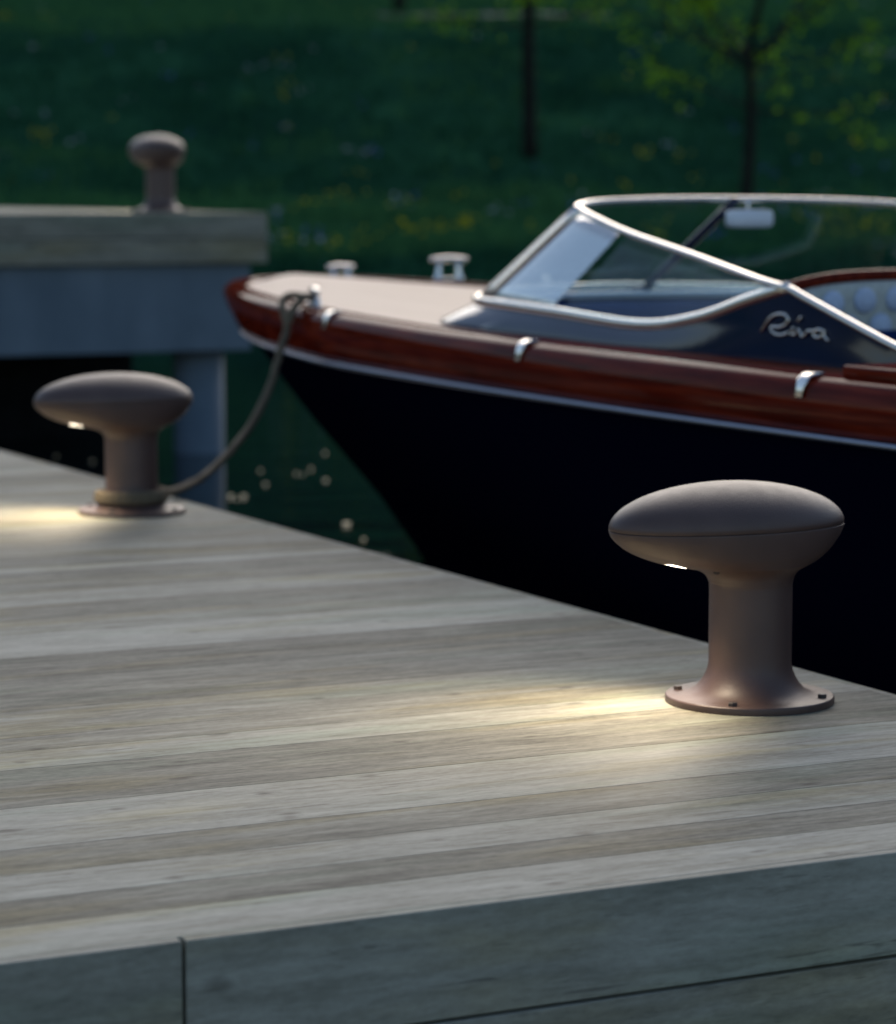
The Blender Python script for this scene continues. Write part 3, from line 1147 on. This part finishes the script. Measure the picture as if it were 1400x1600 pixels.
def pane(name, idx, mat=None):
    rg_ = []
    for off in (0.0, 1.0):
        pass
    rings = []
    for i in idx:
        a, b = ct[i], wr[i]
        nn = Vector((a.x, (a.y - 8.0) * .6, .0))
        nn = nn.normalized() * .003 if nn.length > 0 else Vector((0, .003, 0))
        outer = [a.lerp(b, k / 6) + nn for k in range(7)]
        inner = [a.lerp(b, k / 6) - nn for k in range(6, -1, -1)]
        rings.append([B(*p) for p in outer + inner])
    vs, fs = loft(rings, True, False, False)
    return mesh_obj(name, vs, fs, mat or M_GLASS, boat)


Ntot = len(ct)
half = (Ntot - 1) // 2
iP = half - ia
pane("windscreen_pane", range(iP, Ntot - iP))
iQ = half - 6 * SB + 1
pane("quarter_pane", range(iQ, iP + 1), M_GLASSQ)
pane("quarter_pane", range(Ntot - 1 - iP, Ntot - iQ), M_GLASSQ)
pane("side_pane", range(2, iQ))
pane("side_pane", range(Ntot - iQ, Ntot - 2))
# pillars at the corner of the screen
for i in (half - 3 * SB - 3, half - 4 * SB):
    a, b = ct[i], wr[i]
    pts = [a.lerp(b, k / 6) for k in range(7)]
    r_ = .010 if i == half - 3 * SB - 3 else .0165
    vs, fs = tube([Vector(B(*p)) for p in pts], r_, 10)
    mesh_obj("screen_pillar", vs, fs, M_CHROME, boat)
# dark centre post with the mirror on top
a, b = Vector((.12, 9.06, .676)), Vector((.12, 8.44, 1.0))
vs, fs = tube([Vector(B(*(a.lerp(b, k / 6) + Vector((0, -.02, 0))))) for k in range(7)], .016, 10)
mesh_obj("centre_post", vs, fs, M_NAVY, boat)
mroot = None
mc = Vector((.165, 8.40, .938))
rings = []
for dv_, sc_ in ((-.02, .9), (-.014, 1.0), (.010, 1.0), (.02, .86)):
    ring = []
    for k in range(28):
        c, d = math.cos(2 * math.pi * k / 28), math.sin(2 * math.pi * k / 28)
        ring.append(B(mc.x + .098 * sc_ * math.copysign(abs(c) ** .35, c), mc.y + dv_ + .098 * .12 * c, mc.z + .031 * sc_ * math.copysign(abs(d) ** .45, d)))
    rings.append(ring)
vs, fs = loft(rings)
mir_o = mesh_obj("mirror", vs, fs, M_WHITE, boat)
vs, fs = tube([Vector(B(mc.x - .0, mc.y + .01, mc.z + .02)), Vector(B(mc.x, mc.y + .01, mc.z + .066))], .008, 8)
mesh_obj("mirror_bracket", vs, fs, M_CHROME, mir_o)

# lettering on the port coaming, pen strokes as raised metal
STROKES = [[(6.799, .639), (6.782, .656), (6.764, .673), (6.738, .687), (6.703, .693), (6.671, .689), (6.662, .677), (6.676, .664), (6.708, .656), (6.743, .656), (6.749, .651), (6.737, .64), (6.707, .634), (6.678, .637), (6.658, .644)],
           [(6.634, .659), (6.645, .643), (6.638, .638), (6.62, .642), (6.609, .654)], [(6.600, .690), (6.615, .675)],
           [(6.609, .654), (6.597, .645), (6.589, .635), (6.575, .641), (6.562, .653)], [(6.562, .653), (6.546, .652), (6.532, .654)],
           [(6.488, .655), (6.513, .658), (6.532, .65), (6.53, .639), (6.509, .636), (6.487, .644), (6.481, .657), (6.483, .646), (6.476, .637), (6.461, .630)]]
lv, lf = [], []


def coam_x(v_, z_):
    zb, zt = sheer(v_) - .02, interp([(5.85, .575), (6.2, .636), (6.4, .689), (6.55, .729), (6.68, .762), (6.9, .718), (7.19, .655)], v_)
    t = (z_ - zb) / max(zt - zb, .01)
    return -.80 + .010 * t - .006


for st in STROKES:
    pts = catmull([(coam_x(v_, z_), v_, z_) for v_, z_ in st], 4)
    tube([Vector(B(*p)) for p in pts], .0042, 8, lv, lf)
mesh_obj("lettering", lv, lf, M_CHROME, boat)

# fender hooks along the strake
for v_ in (9.528, 7.80, 6.20):
    i = min(range(NP), key=lambda k: abs(PLAN[k].y - v_))
    n_ = side_norm(i, -1)
    px_, vv = -half_b(v_), v_
    s, st = sheer(v_), stripe_z(v_)
    outl = [(-.05, s + .008), (-.05, s + .015), (-.024, s + .0155), (-.006, s + .010), (.008, s - .006), (.015, s - .026), (.018, s - .048), (.016, s - .052), (.008, s - .050), (.005, s - .026), (-.003, s - .010), (-.018, s + .004)]
    tdir = Vector((-n_.y, n_.x))
    rings = []
    for w_, sc in ((-.018, .97), (-.0155, 1), (.0155, 1), (.018, .97)):
        rings.append([B(px_ + n_.x * o_ + tdir.x * w_ * .85 * (1.45 if zz > s - .008 else 1.0), vv + n_.y * o_ + tdir.y * w_ * .85 * (1.45 if zz > s - .008 else 1.0), zz) for o_, zz in outl])
    vs, fs = loft(rings)
    mesh_obj("fender_hook", vs, fs, M_CHROME, boat)


# cleats
def cleat(x, v_, z, ln, h, rot, name="cleat"):
    vs, fs = [], []
    c, s = math.cos(rot), math.sin(rot)

    def T(a, b, zz): return Vector(B(x + a * c - b * s, v_ + a * s + b * c, z + zz))
    pts = [T(a * ln / 2, 0, h + .006 * (1 - abs(a)) + (.004 if abs(a) > .9 else 0)) for a in (-1, -.9, -.6, -.2, .2, .6, .9, 1)]
    tube(pts, 0, 10, vs, fs, radii=[.006, .011, .013, .014, .014, .013, .011, .006])
    for a in (-.28, .28):
        tube([T(a * ln, 0, -.005), T(a * ln, 0, .006), T(a * ln * .92, 0, h * .5), T(a * ln * .9, 0, h)], 0, 10, vs, fs, radii=[.022, .018, .011, .012])
    ring = []
    for zz, sc in ((-.008, 1.0), (.004, 1.0), (.007, .9)):
        ring.append([T(ln * .42 * sc * math.cos(k * .3927), .026 * sc * math.sin(k * .3927), zz) for k in range(16)])
    loft(ring, True, True, True, vs, fs)
    return mesh_obj(name, vs, fs, M_CHROME, boat)


cleat(.57, 11.58, .632, .19, .088, R(0))
cleat(-.80, 9.96, .597, .20, .055, R(75))
cleat(.22, 12.0, .634, .15, .045, R(10), "bow_light")
cleat(.76, 11.0, .622, .10, .018, R(60), "fairlead")

# dashboard and seats
TV = [(0, 9.09), (.33, 9.04), (.55, 8.95), (.682, 8.83), (.728, 8.69), (.75, 8.48)]
vs, fs = loft([[B(x, v_, z_) for v_, z_ in ((interp(TV, abs(x) + .02) - .045, .637), (8.45, .63), (8.25, .61), (8.14, .57), (8.10, .45), (8.3, .2), (8.42, .2))] for x in [(-.735 + 1.47 * k / 24) for k in range(25)]])
mesh_obj("dashboard", vs, fs, M_NAVYCLOTH, boat)
vs, fs = tube([Vector(B(x, interp(TV, abs(x) + .02) - .07, .658)) for x in [(-.74 + 1.48 * k / 20) for k in range(21)]], .014, 8)
mesh_obj("dash_trim", vs, fs, M_WHITE, boat)

# bench with an arched tufted back
SV = 7.0
sx0, sx1 = -.74, .68
vs, fs = [], []
nS = 24
rings = []


def arch(x):
    t = (x - sx0) / (sx1 - sx0)
    e = 1 - abs(2 * t - 1) ** 4.5
    return .655 + .118 * max(0, e)


for x in [sx0 + (sx1 - sx0) * k / nS for k in range(nS + 1)]:
    zt = arch(x)
    rings.append([B(x, SV, .36), B(x, SV - .02, .42), B(x, SV - .028, zt - .04), B(x, SV - .02, zt - .012), B(x, SV + .01, zt), B(x, SV + .05, zt - .012), B(x, SV + .06, .36)])
vs, fs = loft(rings)
bk = mesh_obj("seat_back", vs, fs, M_TUFT, boat)
bv_, bf_ = [], []
for row in range(2):
    for k in range(11):
        x = sx0 + .07 + k * .113 + (.056 if row else 0)
        if x > sx1 - .06: continue
        z = arch(x) - .058 - row * .078
        if row and z < .58: continue
        rings = []
        for q_ in range(6):
            t = R(90) * q_ / 5
            rings.append([B(x + .040 * math.cos(t) * math.cos(j * .5236), SV - .028 - .018 * math.sin(t) , z + .040 * math.cos(t) * math.sin(j * .5236)) for j in range(12)])
        loft(rings, True, True, True, bv_, bf_)
mesh_obj("tufting", bv_, bf_, M_BUTTON, bk)
vs, fs = tube([Vector(B(x, SV + .015, arch(x) + .012)) for x in [sx0 + (sx1 - sx0) * k / 30 for k in range(31)]], .019, 10)
mesh_obj("back_frame", vs, fs, M_MAHO, bk)
# navy cushions aft of the tufted back
for k, (xa, xb) in enumerate(((-.68, .0), (.02, .68))):
    vs, fs = box_vf(xa, xb, SV - .16 - 8, SV - .05 - 8, .30 - WATER_Z, .628 - WATER_Z)
    o = mesh_obj("cushion", vs, fs, M_NAVYCLOTH, boat)
    bevel(o, .045, 4)
vs, fs = box_vf(-.70, .70, SV - .75 - 8, SV - .165 - 8, -.04 - WATER_Z, .34 - WATER_Z)
bevel(mesh_obj("seat", vs, fs, M_NAVYCLOTH, boat), .04, 3)
# far cockpit side, mahogany capping
vs, fs = tube([Vector(B(.79, v_, sheer(v_) + .05 + .05 * math.exp(-((v_ - 6.2) / .9) ** 2))) for v_ in [4.4 + k * .2 for k in range(12)]], .03, 10)
mesh_obj("coaming_cap", vs, fs, M_MAHO, boat)
# step pad on the port side deck
vs, fs = box_vf(-1.0, -.81, 5.35 - 8, 6.10 - 8, sheer(6) + .004 - WATER_Z, sheer(6) + .04 - WATER_Z)
bevel(mesh_obj("step_pad", vs, fs, M_MAHO, boat), .008, 3)


# ------------------------------------------------------------------ small pale cups added to imitate sun glints on the water
def px_to_water(px, py):
    c, sn = math.cos(PITCH), math.sin(PITCH)
    dx, dy = (px - 700) / F_PX, (py - 800) / F_PX
    d = Vector((dx, c - dy * sn, -(sn + dy * c)))
    t = (WATER_Z - 1.04) / d.z
    return Vector((d.x * t, d.y * t, WATER_Z))


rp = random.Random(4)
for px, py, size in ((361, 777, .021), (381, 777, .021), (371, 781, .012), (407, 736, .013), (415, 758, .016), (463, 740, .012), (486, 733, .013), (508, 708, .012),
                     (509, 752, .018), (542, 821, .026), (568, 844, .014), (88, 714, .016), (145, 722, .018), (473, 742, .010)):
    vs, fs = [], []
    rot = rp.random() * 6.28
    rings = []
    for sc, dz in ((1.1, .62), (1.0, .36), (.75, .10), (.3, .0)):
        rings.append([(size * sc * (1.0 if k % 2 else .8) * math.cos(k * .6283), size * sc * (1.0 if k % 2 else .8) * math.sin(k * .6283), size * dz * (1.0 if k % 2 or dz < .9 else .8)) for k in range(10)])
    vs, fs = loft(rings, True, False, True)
    o = mesh_obj("glint_stand_in", vs, fs, M_GLINT)
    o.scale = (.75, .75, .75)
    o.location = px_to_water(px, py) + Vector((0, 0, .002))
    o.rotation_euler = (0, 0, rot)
    tag(o, "tiny pale cup standing in for a sun glint on the dark water beside the boat's bow", "glint_stand_in", "pale cups standing in for glints on the water")
